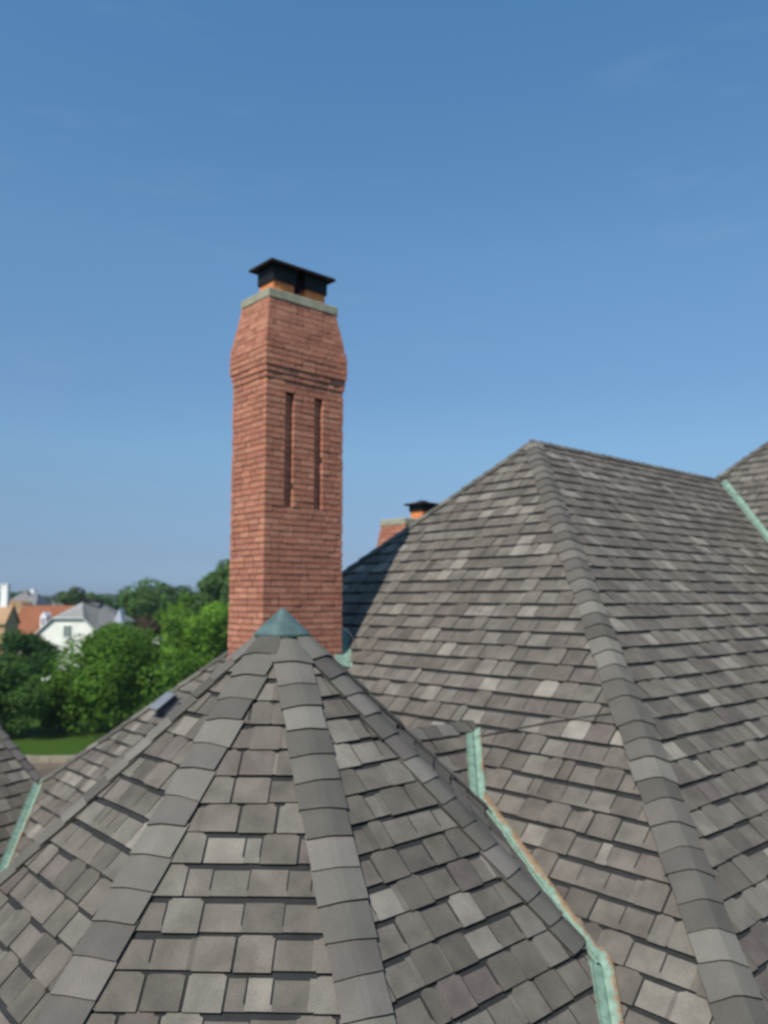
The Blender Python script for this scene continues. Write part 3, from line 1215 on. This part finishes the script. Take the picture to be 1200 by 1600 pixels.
dm.box(Vector((dx - 0.2, yo + 1.36, 5.6)), Vector((0.4, 0, 0)), Vector((0, 0.03, 0)), Vector((0, 0, 1.0)), (0.25, 0.22, 0.26))
dm.build('pane', M_GLASS, do)

# tan building at the left edge
tb = empty('stone_house', (-54, 108, 0), 'tan building at the left edge with a rounded ochre roof and tall white chimney', 'house')
mb = MB()
yt = 105.0
zt_ = 9.5 - (944 - 935) / 1250 * yt
mb.box(Vector((X(-40, yt), yt, 0)), Vector((X(9, yt) - X(-40, yt), 0, 0)), Vector((0, 4, 0)), Vector((0, 0, 9.5 - (974 - 935) / 1250 * yt)), (0.42, 0.28, 0.15))
mb.build('wall', M_WALL, tb)
mb = MB()
zb_ = 9.5 - (974 - 935) / 1250 * yt
TN = (0.36, 0.22, 0.12)
xa_, xb_ = X(-42, yt), X(11, yt)
mb.prism([Vector((xa_, yt - 0.3, zb_)), Vector((xb_, yt - 0.3, zb_)), Vector((xb_ - 0.1, yt + 2.2, zt_)), Vector((xa_, yt + 2.2, zt_))], Vector((0, 0, -0.12)), TN)
mb.prism([Vector((xa_, yt + 2.2, zt_)), Vector((xb_ - 0.1, yt + 2.2, zt_)), Vector((xb_, yt + 4.3, zb_)), Vector((xa_, yt + 4.3, zb_))], Vector((0, 0, -0.12)), TN)
mb.poly([Vector((xb_ - 0.3, yt, zb_)), Vector((xb_ - 0.3, yt + 4, zb_)), Vector((xb_ - 0.3, yt + 2.2, zt_ - 0.15))], (0.42, 0.28, 0.15))
mb.build('roof', M_BGROOF, tb)
mb = MB()
cx_ = X(-5, yt)
zc = 9.5 + (935 - 914) / 1250 * yt
mb.box(Vector((cx_ - 0.45, yt + 1.8, zt_ - 0.6)), Vector((0.9, 0, 0)), Vector((0, 0.8, 0)), Vector((0, 0, zc - zt_ + 0.6)), (0.8, 0.79, 0.76))
mb.box(Vector((cx_ - 0.52, yt + 1.73, zc)), Vector((1.04, 0, 0)), Vector((0, 0.94, 0)), Vector((0, 0, 0.15)), (0.8, 0.79, 0.76))
mb.build('chimney', M_WALL, tb)


def far_house(name, pxa, pxb, ybase, ytop, y, wallc, roofc, label, chim=None):
    root = empty(name, (X((pxa + pxb) / 2, y), y + 4, 0), label, 'house')
    a_, b_ = X(pxa, y), X(pxb, y)
    ze_ = 9.5 - (ybase - 935) / 1250 * y
    zt2 = 9.5 - (ytop - 935) / 1250 * (y + 4)
    mb = MB()
    mb.box(Vector((a_ + 0.3, y + 0.3, 0)), Vector((b_ - a_ - 0.6, 0, 0)), Vector((0, 7.4, 0)), Vector((0, 0, ze_)), wallc)
    mb.build('wall', M_WALL, root)
    mb = MB()
    m_ = (b_ - a_) * 0.22
    q = [Vector((a_, y, ze_)), Vector((b_, y, ze_)), Vector((b_, y + 8, ze_)), Vector((a_, y + 8, ze_))]
    r0_, r1_ = Vector((a_ + m_, y + 4, zt2)), Vector((b_ - m_, y + 4, zt2))
    mb.poly([q[0], q[1], r1_, r0_], roofc)
    mb.poly([q[1], q[2], r1_], roofc)
    mb.poly([q[2], q[3], r0_, r1_], roofc)
    mb.poly([q[3], q[0], r0_], roofc)
    mb.poly(q[::-1], roofc)
    ro = mb.build('roof', M_BGROOF, root)
    if chim:
        mb = MB()
        x_ = X(chim[0], y + 3)
        w_ = (chim[1] / 1250) * y
        z_ = 9.5 + (935 - chim[2]) / 1250 * y
        mb.box(Vector((x_ - w_ / 2, y + 3, zt2 - 2)), Vector((w_, 0, 0)), Vector((0, w_, 0)), Vector((0, 0, z_ - zt2 + 2)), chim[3])
        mb.box(Vector((x_ - w_ / 2 - .1, y + 2.9, z_)), Vector((w_ + .2, 0, 0)), Vector((0, w_ + .2, 0)), Vector((0, 0, 0.2)), chim[3])
        mb.build('chimney', M_WALL, root)
    return root


far_house('slate_roof_house', 4, 56, 946, 927, 150, (0.4, 0.38, 0.35), (0.17, 0.17, 0.175), 'house with a dark slate roof and stubby chimney, behind the orange roof', (39, 8, 925, (0.30, 0.25, 0.23)))
far_house('pale_roof_house', 70, 98, 950, 935, 210, (0.45, 0.42, 0.40), (0.34, 0.30, 0.27), 'distant house with a pale beige roof left of the white gable')
ow = empty('round_roof_house', (X(22, 133), 133, 0), 'ochre rounded roof peeking above the orange tiles at the left edge', 'house')
cx_, cy_ = X(21, 131), 131
mb = MB()
for k in range(10):
    a0, a1 = pi * k / 10, pi * (k + 1) / 10
    q0 = Vector((cx_ - 1.6 * cos(a0), cy_, 8.0 + 1.25 * sin(a0)))
    q1 = Vector((cx_ - 1.6 * cos(a1), cy_, 8.0 + 1.25 * sin(a1)))
    mb.poly([q0, q1, q1 + Vector((0, 4, 0)), q0 + Vector((0, 4, 0))], TN)
    mb.poly([Vector((cx_, cy_, 8.0)), q1, q0], TN)
    mb.poly([Vector((cx_, cy_ + 4, 8.0)), q0 + Vector((0, 4, 0)), q1 + Vector((0, 4, 0))], TN)
mb.build('roof', M_BGROOF, ow)
mb = MB()
mb.box(Vector((cx_ - 1.5, cy_ + 0.05, 0)), Vector((3.0, 0, 0)), Vector((0, 3.9, 0)), Vector((0, 0, 7.99)), (0.42, 0.28, 0.15))
mb.build('wall', M_WALL, ow)
# small white water tower on the skyline
wt = empty('water_tower', (X(51, 330), 330, 0), 'tiny white tank standing above the distant trees at the left', 'water tower')
mb = MB()
wx = X(51, 330)
mb.tube([Vector((wx, 330, 0)), Vector((wx, 330, 11))], 0.5, 8, (0.6, 0.6, 0.6))
mb.build('stem', M_WALL, wt)
mb = MB()
mb.tube([Vector((wx, 330, 11.0)), Vector((wx, 330, 11.5)), Vector((wx, 330, 12.8)), Vector((wx, 330, 13.2))], 1.1, 12, (0.8, 0.8, 0.8))
mb.build('tank', M_WALL, wt)

# ---------------------------------------------------------------- air
mb = MB()
mb.box(Vector((-1500, -40, -1.0)), Vector((3000, 0, 0)), Vector((0, 1440, 0)), Vector((0, 0, 17.0)))
mh = bpy.data.materials.new('air')
mh.use_nodes = True
hn = mh.node_tree
hn.nodes.remove(hn.nodes['Principled BSDF'])
pv = hn.nodes.new('ShaderNodeVolumePrincipled')
pv.inputs['Color'].default_value = (0.80, 0.88, 1.0, 1)
pv.inputs['Density'].default_value = 0.00022
pv.inputs['Anisotropy'].default_value = 0.2
hn.links.new(pv.outputs[0], hn.nodes['Material Output'].inputs['Volume'])
tag(mb.build('haze', mh), kind='stuff')
